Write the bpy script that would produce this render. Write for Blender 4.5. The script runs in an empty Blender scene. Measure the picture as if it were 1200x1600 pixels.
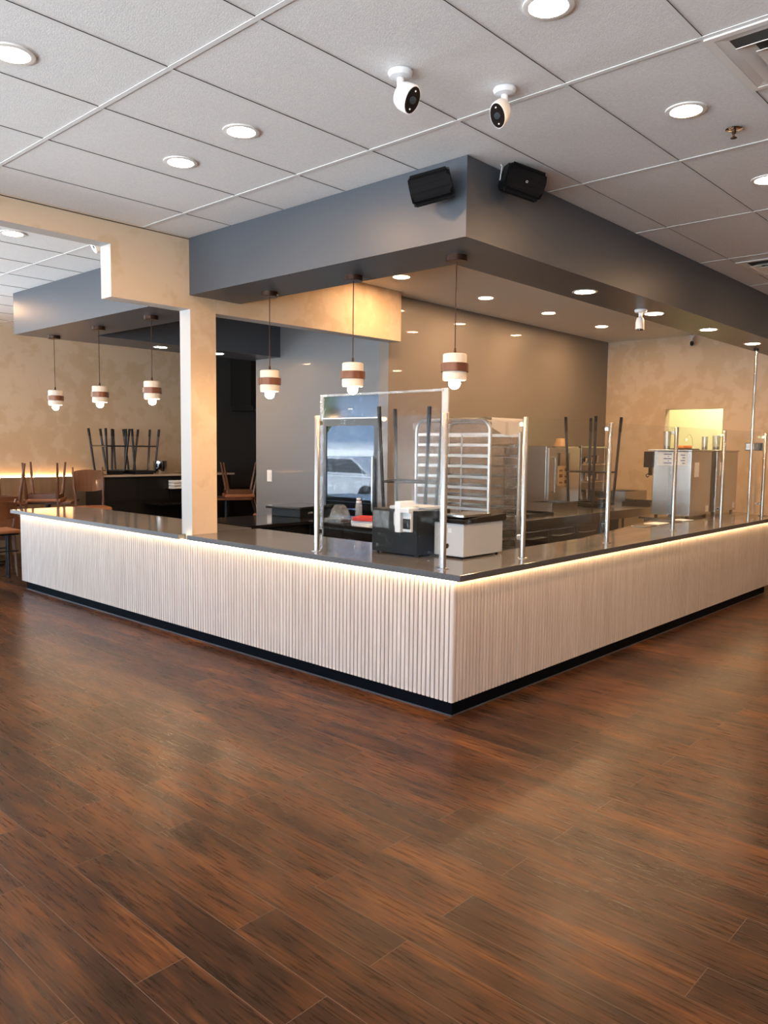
import bpy, bmesh, math, random
from mathutils import Vector, Matrix
random.seed(7)
SC = bpy.context.scene
COL = SC.collection
R = math.radians

# ------------------------------------------------------------------ camera
YAW, PIT, ROL = 0.7427650695, -0.0863301623, 0.0116090283
fw = Vector((math.cos(YAW)*math.cos(PIT), math.sin(YAW)*math.cos(PIT), math.sin(PIT)))
rt = Vector((math.sin(YAW), -math.cos(YAW), 0)); up = rt.cross(fw)
rt2 = rt*math.cos(ROL)+up*math.sin(ROL); up2 = up*math.cos(ROL)-rt*math.sin(ROL)
cd = bpy.data.cameras.new('camera'); cam = bpy.data.objects.new('camera', cd); COL.objects.link(cam)
M3 = Matrix((rt2, up2, -fw)).transposed()
cam.matrix_world = Matrix.Translation((-3.67865, -2.80954, 1.60650)) @ M3.to_4x4()
cd.sensor_fit = 'VERTICAL'; cd.sensor_height = 36; cd.lens = 1232.26/1600*36
cd.shift_x = -0.4/1600; cd.shift_y = 5.37/1600
cd.clip_start = 0.05; cd.clip_end = 200
SC.camera = cam

# ------------------------------------------------------------------ exposure, sky
SC.view_settings.view_transform = 'Standard'; SC.view_settings.look = 'None'
SC.view_settings.gamma = 1; SC.view_settings.use_curve_mapping = False
SC.view_settings.exposure = 0.2
SKY = 7.2            # daylight strength
DL = 340.0            # downlight emission
WARM = (1.0, 0.72, 0.44); WARMW = (1.0, 0.60, 0.31)
w = bpy.data.worlds.new('sky'); SC.world = w; w.use_nodes = True
nt = w.node_tree; bg = nt.nodes['Background']
tc = nt.nodes.new('ShaderNodeTexCoord'); sx = nt.nodes.new('ShaderNodeSeparateXYZ'); cr = nt.nodes.new('ShaderNodeValToRGB')
nt.links.new(tc.outputs['Generated'], sx.inputs[0]); mr = nt.nodes.new('ShaderNodeMapRange'); mr.inputs['From Min'].default_value = -1; nt.links.new(sx.outputs['Z'], mr.inputs['Value']); nt.links.new(mr.outputs[0], cr.inputs[0]); nt.links.new(cr.outputs[0], bg.inputs[0])
GR = 2.3             # sunlit-ground glow added to the world below the horizon, relative to the sky
E_ = cr.color_ramp.elements
E_[0].position = 0; E_[0].color = (GR*.88, GR*.94, GR, 1); E_[1].position = 1.0; E_[1].color = (0.30, 0.52, 1.0, 1)
k_ = E_.new(.497); k_.color = (GR*.88, GR*.94, GR, 1); k_ = E_.new(.503); k_.color = (0.52, 0.73, 1.08, 1)
bg.inputs[1].default_value = SKY
try:
    SC.cycles.max_bounces = 10; SC.cycles.transparent_max_bounces = 24; SC.cycles.sample_clamp_indirect = 20
    SC.cycles.caustics_reflective = False; SC.cycles.caustics_refractive = False
except Exception: pass
sd = bpy.data.lights.new('sun', 'SUN'); sd.energy = 25; sd.angle = R(.6); sd.color = (1,.97,.92)   # lights the car park, comes over the roof
so = bpy.data.objects.new('sun', sd); COL.objects.link(so); so.rotation_euler = Vector((-.55,.15,-.8)).to_track_quat('-Z','Y').to_euler()
# window portal (shares the sky light through the window wall)
for (yc, wd) in ((-4.55, 3.0), (-0.9, 3.4), (3.05, 3.4), (6.7, 2.8)):
    ld = bpy.data.lights.new('window_portal', 'AREA'); ld.shape = 'RECTANGLE'; ld.size = wd; ld.size_y = 2.5
    lo = bpy.data.objects.new('window_portal', ld); COL.objects.link(lo)
    lo.location = (-8.02, yc, 1.55); lo.rotation_euler = (R(90), 0, R(-90)); ld.cycles.is_portal = True
ld = bpy.data.lights.new('window_portal', 'AREA'); ld.shape = 'RECTANGLE'; ld.size = 3.4; ld.size_y = 2.5
lo = bpy.data.objects.new('window_portal', ld); COL.objects.link(lo)
lo.location = (-2.9, 8.99, 1.55); lo.rotation_euler = (R(-90), 0, 0); ld.cycles.is_portal = True

# ------------------------------------------------------------------ materials
MAT = {}
def mat(name, col=(.5,.5,.5), rough=.5, metal=0., spec=.5, emit=None, es=0., coat=0., coatr=.05, noise=None, bump=None, alpha=None):
    """noise=(scale, colour2, detail, stretch xyz, contrast lo, hi); bump=(scale, strength, stretch)"""
    m = bpy.data.materials.new(name); m.use_nodes = True; t = m.node_tree; N = t.nodes; L = t.links
    b = N['Principled BSDF']
    b.inputs['Base Color'].default_value = (*col, 1); b.inputs['Roughness'].default_value = rough
    b.inputs['Metallic'].default_value = metal; b.inputs['Specular IOR Level'].default_value = spec
    b.inputs['Coat Weight'].default_value = coat; b.inputs['Coat Roughness'].default_value = coatr
    if emit: b.inputs['Emission Color'].default_value = (*emit, 1); b.inputs['Emission Strength'].default_value = es
    if noise or bump: co = N.new('ShaderNodeTexCoord')
    def nz(scale, det, st):
        mp = N.new('ShaderNodeMapping'); mp.inputs['Scale'].default_value = st
        L.new(co.outputs['Object'], mp.inputs[0]); n = N.new('ShaderNodeTexNoise')
        n.inputs['Scale'].default_value = scale; n.inputs['Detail'].default_value = det; L.new(mp.outputs[0], n.inputs['Vector']); return n
    if noise:
        s, c2, det, st, lo, hi = noise; n = nz(s, det, st)
        r = N.new('ShaderNodeValToRGB'); r.color_ramp.elements[0].position = lo; r.color_ramp.elements[1].position = hi
        r.color_ramp.elements[0].color = (*col, 1); r.color_ramp.elements[1].color = (*c2, 1)
        L.new(n.outputs['Fac'], r.inputs[0]); L.new(r.outputs[0], b.inputs['Base Color'])
    if bump:
        s, k, st = bump; n = nz(s, 4, st); bm_ = N.new('ShaderNodeBump'); bm_.inputs['Strength'].default_value = k
        bm_.inputs['Distance'].default_value = .01; L.new(n.outputs['Fac'], bm_.inputs['Height']); L.new(bm_.outputs[0], b.inputs['Normal'])
    MAT[name] = m; return m
O = (1,1,1)
def plaster(name, a, b2, c3):
    m = mat(name, a, .55, spec=.3); t = m.node_tree; N = t.nodes; L = t.links; b = N['Principled BSDF']
    co = N.new('ShaderNodeTexCoord')
    n1 = N.new('ShaderNodeTexNoise'); n1.inputs['Scale'].default_value = 1.5; n1.inputs['Detail'].default_value = 8; n1.inputs['Distortion'].default_value = .15
    n2 = N.new('ShaderNodeTexNoise'); n2.inputs['Scale'].default_value = 6; n2.inputs['Detail'].default_value = 10; n2.inputs['Distortion'].default_value = .3
    for n in (n1, n2): L.new(co.outputs['Object'], n.inputs['Vector'])
    ad = N.new('ShaderNodeMath'); ad.operation = 'ADD'; L.new(n1.outputs['Fac'], ad.inputs[0])
    ml = N.new('ShaderNodeMath'); ml.operation = 'MULTIPLY'; ml.inputs[1].default_value = .9; L.new(n2.outputs['Fac'], ml.inputs[0]); L.new(ml.outputs[0], ad.inputs[1])
    r = N.new('ShaderNodeValToRGB'); e = r.color_ramp.elements
    e[0].position = .45; e[1].position = 1.4; e[0].color = (*a,1); e[1].color = (*c3,1)
    k = e.new(.90); k.color = (*b2,1)
    L.new(ad.outputs[0], r.inputs[0]); L.new(r.outputs[0], b.inputs['Base Color'])
    bp = N.new('ShaderNodeBump'); bp.inputs['Strength'].default_value = .12; bp.inputs['Distance'].default_value = .006
    L.new(n2.outputs['Fac'], bp.inputs['Height']); L.new(bp.outputs[0], b.inputs['Normal'])
    return m
plaster('plaster', (.56,.40,.25), (.60,.45,.30), (.65,.51,.365))
mat('white_paint', (.42,.415,.41), .5)
mat('grey_paint', (.070,.080,.096), .38, spec=.4)
mat('dark_wall', (.20,.175,.155), .42, spec=.35, coat=.25, coatr=.02)
mat('grey_wall', (.175,.182,.195), .42, coat=.12, coatr=.03)
mat('ceiling_tile', (.80,.795,.79), .9, spec=.1, noise=(90, (.88,.875,.87), 3, O, .35, .7), bump=(160, .18, O))
mat('drywall_ceiling', (.80,.78,.75), .8, spec=.2)
mat('tbar', (.80,.795,.79), .85, spec=.1)
mat('gap', (.05,.045,.04), .8)
mat('trim_white', (.82,.80,.77), .4)
mat('lens', (.9,.9,.9), .5, emit=WARMW, es=DL)
mat('bulb', (1,1,1), .3, emit=(1,.62,.32), es=200)
mat('led', (1,1,1), .5, emit=(1,.66,.34), es=34)
mat('led_wall', (1,1,1), .5, emit=(1,.56,.24), es=60)
mat('quartz', (.12,.115,.11), .12, spec=.55, noise=(260, (.26,.26,.27), 2, O, .52, .72))
mat('toe', (.002,.003,.005), .6, spec=.05)
mat('black_plastic', (.006,.006,.006), .4, spec=.25)
mat('black_matte', (.006,.006,.006), .6, spec=.25, bump=(300,.3,O))
mat('black_gloss', (.010,.009,.009), .12, coat=.3)
mat('grille', (.004,.004,.005), .6, spec=.1, bump=None)
mat('black_metal', (.018,.018,.02), .3, metal=.3, spec=.6)
mat('steel', (.50,.495,.49), .26, metal=1.)
mat('brushed', (.42,.41,.40), .22, metal=1., noise=(30, (.50,.49,.48), 3, (1,1,40), .3, .7))
mat('aluminium', (.55,.55,.55), .34, metal=1.)
mat('chrome', (.80,.80,.80), .07, metal=1.)
mat('white_plastic', (.74,.75,.77), .35)
mat('silver_paint', (.50,.52,.54), .4)
mat('bronze', (.055,.026,.016), .3, metal=.6)
mat('copper_band', (.17,.065,.035), .28, metal=.5, coat=.4)
mat('cream_shade', (.74,.66,.56), .5, bump=(60,.1,O))
mat('paper', (.80,.80,.78), .6)
mat('paper_blue', (.55,.66,.80), .5)
mat('cardboard', (.45,.31,.18), .7)
mat('ink', (.04,.10,.30), .6)
mat('dark_ink', (.12,.05,.02), .6)
mat('red', (.55,.03,.02), .5)
mat('orange', (.75,.25,.04), .45)
mat('chair_wood', (.095,.036,.015), .35, coat=.2, noise=(9, (.15,.06,.025), 4, (1,1,.2), .35,.7))
mat('leather', (.30,.12,.05), .4)
mat('tan_cushion', (.42,.27,.14), .6)
mat('wainscot', (.23,.145,.08), .45, noise=(14, (.30,.195,.11), 5, (1,1,.06), .3,.75))
mat('black_cabinet', (.010,.009,.008), .4)
mat('stone_light', (.42,.34,.26), .25)
mat('yellow_wall', (.74,.72,.50), .7)
mat('wood_strip', (.42,.40,.38), .20, metal=1.)
mat('tray_metal', (.26,.25,.24), .35, metal=1., noise=(12, (.42,.41,.40), 3, O, .35, .6))
mat('groove', (.10,.065,.045), .7)
mat('quartz_edge', (.060,.063,.070), .45, spec=.4, noise=(260, (.16,.165,.175), 2, O, .5, .7))
mat('far_dark', (.045,.043,.042), .5)
mat('paving', (.55,.55,.54), .9, noise=(3,(.65,.65,.64),4,O,.3,.7))
mat('leaf', (.10,.16,.05), .8, noise=(4,(.20,.26,.09),5,O,.3,.7))
mat('bark', (.08,.055,.04), .9)
mat('car_paint', (.60,.63,.68), .2, coat=.6)
mat('car_glass', (.03,.04,.05), .05)
mat('facade', (.50,.48,.45), .8)

def light_wood():
    m = mat('slat_wood', (.62,.52,.45), .45, spec=.4); t = m.node_tree; N = t.nodes; L = t.links; b = N['Principled BSDF']
    co = N.new('ShaderNodeTexCoord')
    mp = N.new('ShaderNodeMapping'); mp.inputs['Scale'].default_value = (1,1,.05); L.new(co.outputs['Object'], mp.inputs[0])
    n = N.new('ShaderNodeTexNoise'); n.inputs['Scale'].default_value = 26; n.inputs['Detail'].default_value = 6; L.new(mp.outputs[0], n.inputs['Vector'])
    r = N.new('ShaderNodeValToRGB'); r.color_ramp.elements[0].position = .3; r.color_ramp.elements[1].position = .72
    r.color_ramp.elements[0].color = (.60,.51,.45,1); r.color_ramp.elements[1].color = (.73,.65,.59,1)
    L.new(n.outputs['Fac'], r.inputs[0]); L.new(r.outputs[0], b.inputs['Base Color'])
light_wood()

def floor_mat():
    m = mat('floor_planks', (.1,.05,.03), .34, spec=.12); t = m.node_tree; N = t.nodes; L = t.links; b = N['Principled BSDF']
    co = N.new('ShaderNodeTexCoord'); mp = N.new('ShaderNodeMapping'); mp.inputs['Rotation'].default_value = (0,0,R(90))
    L.new(co.outputs['Object'], mp.inputs[0])
    bk = N.new('ShaderNodeTexBrick'); bk.offset = .37; bk.offset_frequency = 2; bk.squash = 1
    bk.inputs['Scale'].default_value = 1; bk.inputs['Brick Width'].default_value = 1.22; bk.inputs['Row Height'].default_value = .181
    bk.inputs['Mortar Size'].default_value = .0013; bk.inputs['Mortar Smooth'].default_value = .2; bk.inputs['Bias'].default_value = 0
    bk.inputs['Color1'].default_value = (0,0,0,1); bk.inputs['Color2'].default_value = (1,1,1,1); bk.inputs['Mortar'].default_value = (.5,.5,.5,1)
    L.new(mp.outputs[0], bk.inputs['Vector'])
    # per plank shift of the grain
    ad = N.new('ShaderNodeVectorMath'); ad.operation = 'MULTIPLY_ADD'; L.new(bk.outputs['Color'], ad.inputs[0]); ad.inputs[1].default_value = (7,13,3); L.new(co.outputs['Object'], ad.inputs[2])
    def nz(scale, det, st, dist=0.):
        m2 = N.new('ShaderNodeMapping'); m2.inputs['Scale'].default_value = st; L.new(ad.outputs[0], m2.inputs[0])
        n = N.new('ShaderNodeTexNoise'); n.inputs['Scale'].default_value = scale; n.inputs['Detail'].default_value = det; n.inputs['Distortion'].default_value = dist
        L.new(m2.outputs[0], n.inputs['Vector']); return n
    g1 = nz(10, 10, (1.2,.16,1), .7); g2 = nz(110, 8, (1,.06,1), .15); g3 = nz(2.2, 5, (1,.4,1), .5)
    def ma(op, a, bb):
        x = N.new('ShaderNodeMath'); x.operation = op
        for i, v in enumerate((a, bb)):
            if isinstance(v, (int, float)): x.inputs[i].default_value = v
            else: L.new(v, x.inputs[i])
        return x.outputs[0]
    sm = ma('ADD', ma('ADD', ma('MULTIPLY', g1.outputs['Fac'], .50), ma('MULTIPLY', g2.outputs['Fac'], .42)), ma('ADD', ma('MULTIPLY', g3.outputs['Fac'], .34), ma('MULTIPLY', bk.outputs['Color'], .09)))
    r = N.new('ShaderNodeValToRGB'); e = r.color_ramp.elements
    e[0].position = .50; e[0].color = (.017,.0085,.0055,1); e[1].position = .92; e[1].color = (.215,.088,.028,1)
    k = e.new(.62); k.color = (.030,.0135,.0075,1); k = e.new(.72); k.color = (.066,.0255,.0105,1); k = e.new(.80); k.color = (.105,.040,.0135,1)
    L.new(sm, r.inputs[0])
    mx = N.new('ShaderNodeMix'); mx.data_type = 'RGBA'; mx.inputs['B'].default_value = (.22,.17,.14,1)
    L.new(ma('MULTIPLY', bk.outputs['Fac'], .45), mx.inputs['Factor']); L.new(r.outputs[0], mx.inputs['A']); L.new(mx.outputs['Result'], b.inputs['Base Color'])
    L.new(ma('ADD', ma('MULTIPLY', g2.outputs['Fac'], .18), .20), b.inputs['Roughness'])
    bp = N.new('ShaderNodeBump'); bp.inputs['Strength'].default_value = .2; bp.inputs['Distance'].default_value = .002
    L.new(ma('SUBTRACT', g2.outputs['Fac'], ma('MULTIPLY', bk.outputs['Fac'], 1.5)), bp.inputs['Height']); L.new(bp.outputs[0], b.inputs['Normal'])
floor_mat()

def glassy(name, tint=(.97,.985,.98), gloss=.06, rough=.0, wrinkle=0., film=0., scale=8):
    """thin pane: clear transmission with a Fresnel reflection; film = milky diffuse share"""
    m = bpy.data.materials.new(name); m.use_nodes = True; t = m.node_tree; N = t.nodes; L = t.links
    N.remove(N['Principled BSDF']); out = N['Material Output']
    tr = N.new('ShaderNodeBsdfTransparent'); tr.inputs[0].default_value = (*tint,1)
    gl = N.new('ShaderNodeBsdfGlossy'); gl.inputs['Roughness'].default_value = rough
    fr = N.new('ShaderNodeLayerWeight'); pw = N.new('ShaderNodeMath'); pw.operation = 'POWER'; pw.inputs[1].default_value = 5; L.new(fr.outputs['Facing'], pw.inputs[0])
    mn = N.new('ShaderNodeMath'); mn.operation = 'MULTIPLY_ADD'; mn.inputs[1].default_value = .9; mn.inputs[2].default_value = gloss; L.new(pw.outputs[0], mn.inputs[0])
    mn.use_clamp = True
    mx = N.new('ShaderNodeMixShader'); L.new(mn.outputs[0], mx.inputs[0]); L.new(tr.outputs[0], mx.inputs[1]); L.new(gl.outputs[0], mx.inputs[2])
    last = mx
    if film:
        df = N.new('ShaderNodeBsdfDiffuse'); df.inputs[0].default_value = (.8,.8,.8,1)
        m2 = N.new('ShaderNodeMixShader'); m2.inputs[0].default_value = film; L.new(mx.outputs[0], m2.inputs[1]); L.new(df.outputs[0], m2.inputs[2]); last = m2
    if wrinkle:
        co = N.new('ShaderNodeTexCoord'); n = N.new('ShaderNodeTexNoise'); n.inputs['Scale'].default_value = scale; n.inputs['Detail'].default_value = 4; n.inputs['Distortion'].default_value = 1.5
        L.new(co.outputs['Object'], n.inputs['Vector']); bp = N.new('ShaderNodeBump'); bp.inputs['Strength'].default_value = wrinkle; bp.inputs['Distance'].default_value = .05
        L.new(n.outputs['Fac'], bp.inputs['Height']); L.new(bp.outputs[0], gl.inputs['Normal'])
    L.new(last.outputs[0], out.inputs[0]); MAT[name] = m
glassy('glass', (.97,.975,.97), .005)
glassy('window_glass', (.98,.99,.99), .03)
glassy('acrylic', (.98,.985,.99), .003, .02, .25, 0, 4)
glassy('plastic_film', (.93,.92,.91), .08, .12, .8, .03, 14)
glassy('clear_plastic', (.90,.93,.95), .09, .05, .3, .10, 20)
glassy('door_glass', (.50,.55,.60), .055, .0)
glassy('milky_film', (.8,.78,.75), .10, .2, .6, .45, 10)
glassy('jar_plastic', (.85,.87,.86), .12, .1, 0, .10)

# ------------------------------------------------------------------ mesh helpers
class MB:
    def __init__(s): s.bm = bmesh.new()
    def box(s, x0,x1,y0,y1,z0,z1, bev=0., mx=None, seg=2):
        r = bmesh.ops.create_cube(s.bm, size=1.); vs = r['verts']
        S = Matrix.Translation(((x0+x1)/2,(y0+y1)/2,(z0+z1)/2)) @ Matrix.Diagonal((abs(x1-x0),abs(y1-y0),abs(z1-z0),1))
        bmesh.ops.transform(s.bm, matrix=S, verts=vs)
        if bev:
            es = list({e for v in vs for e in v.link_edges})
            rr = bmesh.ops.bevel(s.bm, geom=es, offset=bev, segments=seg, affect='EDGES', profile=.6)
            vs = list({v for f in rr['faces'] for v in f.verts} | {v for v in vs if v.is_valid})
        if mx is not None: bmesh.ops.transform(s.bm, matrix=mx, verts=vs)
        return s
    def cyl(s, p0, p1, r0, r1=None, n=20, cap=True):
        p0, p1 = Vector(p0), Vector(p1); r1 = r0 if r1 is None else r1; d = p1-p0
        q = d.to_track_quat('Z','Y').to_matrix().to_4x4()
        r = bmesh.ops.create_cone(s.bm, cap_ends=cap, segments=n, radius1=r0, radius2=r1, depth=d.length)
        bmesh.ops.transform(s.bm, matrix=Matrix.Translation((p0+p1)/2) @ q, verts=r['verts']); return s
    def sphere(s, c, r, sc=(1,1,1), n=20, mx=None):
        k = bmesh.ops.create_uvsphere(s.bm, u_segments=n, v_segments=max(8,n//2), radius=r)
        m_ = Matrix.Translation(c) @ (mx if mx is not None else Matrix.Identity(4)) @ Matrix.Diagonal((*sc,1))
        bmesh.ops.transform(s.bm, matrix=m_, verts=k['verts']); return s
    def lathe(s, prof, c=(0,0,0), n=32, mx=None):
        rings = []
        for (r, z) in prof:
            if r < 1e-6: rings.append([s.bm.verts.new((0,0,z))])
            else: rings.append([s.bm.verts.new((r*math.cos(2*math.pi*i/n), r*math.sin(2*math.pi*i/n), z)) for i in range(n)])
        for a, b in zip(rings, rings[1:]):
            for i in range(n):
                j = (i+1) % n
                if len(a) == 1 and len(b) == 1: continue
                if len(a) == 1: s.bm.faces.new((a[0], b[j], b[i]))
                elif len(b) == 1: s.bm.faces.new((a[i], a[j], b[0]))
                else: s.bm.faces.new((a[i], a[j], b[j], b[i]))
        vs = [v for g in rings for v in g]
        bmesh.ops.transform(s.bm, matrix=Matrix.Translation(c) @ (mx if mx is not None else Matrix.Identity(4)), verts=vs); return s
    def tube(s, pts, r, n=10, closed=False):
        pts = [Vector(p) for p in pts]; rings = []; N_ = len(pts)
        rs = r if isinstance(r, (list,tuple)) else [r]*N_
        for i, p in enumerate(pts):
            a = pts[i-1] if (i > 0 or closed) else p; b = pts[(i+1) % N_] if (i < N_-1 or closed) else p
            d = (b-a).normalized(); q = d.to_track_quat('Z','Y').to_matrix()
            rings.append([s.bm.verts.new(p + q @ Vector((rs[i]*math.cos(2*math.pi*k/n), rs[i]*math.sin(2*math.pi*k/n), 0))) for k in range(n)])
        for i in range(N_ if closed else N_-1):
            a, b = rings[i], rings[(i+1) % N_]
            # match ring start to limit twist
            off = min(range(n), key=lambda k: (a[0].co-b[k].co).length)
            for k in range(n):
                s.bm.faces.new((a[k], a[(k+1)%n], b[(k+1+off)%n], b[(k+off)%n]))
        if not closed:
            s.bm.faces.new(rings[0][::-1]); s.bm.faces.new(rings[-1])
        return s
    def prism(s, poly, z0, z1, axis='Z', mx=None):
        """extrude a 2D outline; axis names the extrusion direction (Z: xy, X: yz, Y: xz)"""
        def P(a, b, h): return {'Z': (a,b,h), 'X': (h,a,b), 'Y': (a,h,b)}[axis]
        A = [s.bm.verts.new(P(a,b,z0)) for a,b in poly]; B = [s.bm.verts.new(P(a,b,z1)) for a,b in poly]
        s.bm.faces.new(A); s.bm.faces.new(B[::-1]); n = len(poly)
        for i in range(n): s.bm.faces.new((A[i], B[i], B[(i+1)%n], A[(i+1)%n]))
        if mx is not None: bmesh.ops.transform(s.bm, matrix=mx, verts=A+B)
        return s
    def build(s, name, m, parent=None, smooth=False, mats=None, slot=None):
        bmesh.ops.recalc_face_normals(s.bm, faces=s.bm.faces)
        me = bpy.data.meshes.new(name); s.bm.to_mesh(me)
        for k in (mats or [m]): me.materials.append(MAT[k])
        if slot:
            for p in me.polygons: p.material_index = slot(p)
        if smooth:
            try:
                me.shade_smooth()
                s.bm.edges.ensure_lookup_table()
                for e, be in zip(me.edges, s.bm.edges):
                    if len(be.link_faces) == 2 and be.calc_face_angle(0) > R(35): e.use_edge_sharp = True
            except Exception: pass
        s.bm.free()
        o = bpy.data.objects.new(name, me); COL.objects.link(o)
        if parent is not None: o.parent = parent
        return o
def tag(o, label=None, cat=None, group=None, kind=None):
    if label: o['label'] = label
    if cat: o['category'] = cat
    if group: o['group'] = group
    if kind: o['kind'] = kind
    return o
def empty(name, loc=(0,0,0), rz=0., label=None, cat=None, group=None, kind=None):
    o = bpy.data.objects.new(name, None); COL.objects.link(o); o.location = loc; o.rotation_euler = (0,0,rz); o.empty_display_size = .1
    return tag(o, label, cat, group, kind)
def struct(mb, name, m, **k):
    o = mb.build(name, m, **k); o['kind'] = 'structure'; return o
def children(o): return [c for c in bpy.data.objects if c.parent == o]
def copy_tree(o, loc=None, rot=None, label=None, parent=None):
    kids = children(o); c = o.copy(); COL.objects.link(c)
    if parent is not None: c.parent = parent
    if loc is not None: c.location = loc
    if rot is not None: c.rotation_euler = rot
    if label: c['label'] = label
    for k in kids: copy_tree(k, parent=c)
    return c

# ------------------------------------------------------------------ measurements
H = 3.258; HK = 3.22; HS = 2.809            # ceilings, bulkhead underside
ZT, ZU, ZP = .865, .825, .082               # worktop top / underside, slat panel bottom
YP, TP = 2.749, .15                         # partition plane and thickness
YK = 2.90                                   # kitchen rear wall plane
XE = 7.5                                    # end wall plane
YF = 8.9                                    # far dining wall
XW, YB = -8.0, -6.2                         # window wall, wall behind the camera
GX, GY, GB, GA = -1.6594, -.24726, 1.2796, .61568   # ceiling grid

# ------------------------------------------------------------------ shell
struct(MB().box(XW-.2, XE+.2, YB-.2, YF+.2, -.1, 0), 'floor', 'floor_planks')
struct(MB().box(XW, XE, YB, YF, H+.004, H+.12), 'ceiling', 'ceiling_tile')
g = MB(); gp = MB()
i0 = int((XW-GX)//GB)+1; x = GX + i0*GB
while x < XE:                               # main runners, along Y
    for (a, b) in ((YB, YF),):
        g.box(x-.012, x+.012, a, b, H-.0005, H+.004)
        gp.box(x-.0128, x-.012, a, b, H+.0030, H+.0045)
        gp.box(x+.012, x+.0128, a, b, H+.0030, H+.0045)
    x += GB
j0 = int((YB-GY)//GA)+1; y = GY + j0*GA
while y < YF:                               # cross tees, along X
    g.box(XW, XE, y-.011, y+.011, H+.0005, H+.004)
    gp.box(XW, XE, y-.0127, y-.0117, H+.0010, H+.0046)
    y += GA
struct(g, 'trim_1', 'tbar'); struct(gp, 'trim_2', 'gap')
# walls
e = MB(); e.box(-.1, XE+.2, YF, YF+.15, 0, H+.1); e.box(XW, -7.5, YF, YF+.15, 0, H+.1); e.box(-7.5, -.1, YF, YF+.15, 0, .3); e.box(-7.5, -.1, YF, YF+.15, 2.8, H+.1); e.box(-7.5,-4.6,YF,YF+.15,.3,2.8); e.box(-1.2,-.1,YF,YF+.15,.3,2.8)
struct(e, 'wall_far', 'plaster')
struct(MB().box(3.95, XE, YF-.012, YF-.0005, 0, H), 'trim_11', 'far_dark')
for k, (a, b_) in enumerate(((-4.6,-1.2),)):
    f = MB(); f.box(a, a+.05, YF+.06, YF+.12, .3, 2.8); f.box(b_-.05, b_, YF+.06, YF+.12, .3, 2.8); f.box(a, b_, YF+.06, YF+.12, .3, .36); f.box(a, b_, YF+.06, YF+.12, 2.74, 2.8)
    wf = struct(f, 'window_%d' % (k+5), 'black_metal')
    MB().box(a+.05, b_-.05, YF+.087, YF+.093, .36, 2.74).build('pane', 'window_glass', wf)
struct(MB().box(XW, XE+.2, YB-.15, YB, 0, H+.1), 'wall_back', 'plaster')
# end wall with pass-through opening
e = MB(); PY0, PY1, PZ0, PZ1 = 1.16, 1.97, 1.45, 2.195
e.box(XE, XE+.15, YB, PY0, 0, H+.1); e.box(XE, XE+.15, PY1, YF, 0, H+.1)
e.box(XE, XE+.15, PY0, PY1, 0, PZ0); e.box(XE, XE+.15, PY0, PY1, PZ1, H+.1)
struct(e, 'wall_end', 'plaster')
e = MB(); e.box(XE+1.6, XE+1.7, -.6, 3.2, .0, 3.0); e.box(XE+.15, XE+1.7, -.7, -.6, 0, 3.0); e.box(XE+.15, XE+1.7, 3.1, 3.2, 0, 3.0)
e.box(XE+.15, XE+1.7, -.7, 3.2, 3.0, 3.1); e.box(XE+.15, XE+1.7, -.7, 3.2, -.1, 0)
struct(e, 'wall_storeroom', 'yellow_wall')
ld = bpy.data.lights.new('storeroom_lamp', 'POINT'); ld.energy = 60; ld.color = (1,.93,.72); ld.shadow_soft_size = .12
lo = bpy.data.objects.new('storeroom_lamp', ld); COL.objects.link(lo); lo.location = (XE+.9, 1.5, 2.8)
# kitchen rear wall (dark) and its return
struct(MB().box(2.58, XE, YK, YK+.14, 0, H), 'wall_kitchen', 'dark_wall')
struct(MB().box(3.37, 3.5, YK+.14, 6.15, 0, H), 'wall_alcove', 'grey_wall')
# partition: header with a stepped cut and a column standing on the counter
pz = MB()
pz.prism([(XW,HK+.06),(XW,3.085),(-.656,3.085),(-.656,2.70),(.028,2.70),(.028,ZU),(.276,ZU),(.276,2.695),(2.60,2.71),(2.60,HK+.06)], YP, YP+TP, axis='Y')
struct(pz, 'wall_partition', 'plaster', mats=['plaster','white_paint'], slot=lambda p: 0 if abs(p.normal.y) > .9 or p.normal.x > .5 else 1)
# bulkheads
b = MB(); b.box(.023, XE, -.016, .45, HS, H); b.box(.023, .53, .45, YP, HS, H)
struct(b, 'trim_3', 'grey_paint')
b = MB(); b.box(.09, .72, YP+TP, 6.28, HS, H); b.box(.72, 3.37, 5.62, 6.28, HS, H); b.box(3.37, 4.6, 6.15, 6.28, HS, H)
struct(b, 'trim_4', 'grey_paint')
struct(MB().box(.53, XE, .45, YK, HK, HK+.03), 'ceiling_kitchen', 'drywall_ceiling')
struct(MB().box(.72, 3.37, YP+TP, 5.62, HK, HK+.03), 'ceiling_alcove', 'drywall_ceiling')
# corner bead along the edges of the bulkhead
struct(MB().box(.0205, .0255, -.0185, -.0135, HS-.002, H), 'trim_5', 'grey_paint')
# wall angle where partition meets ceiling
struct(MB().box(XW, .023, YP-.004, YP+.0, H-.012, H-.006), 'trim_6', 'gap')
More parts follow.
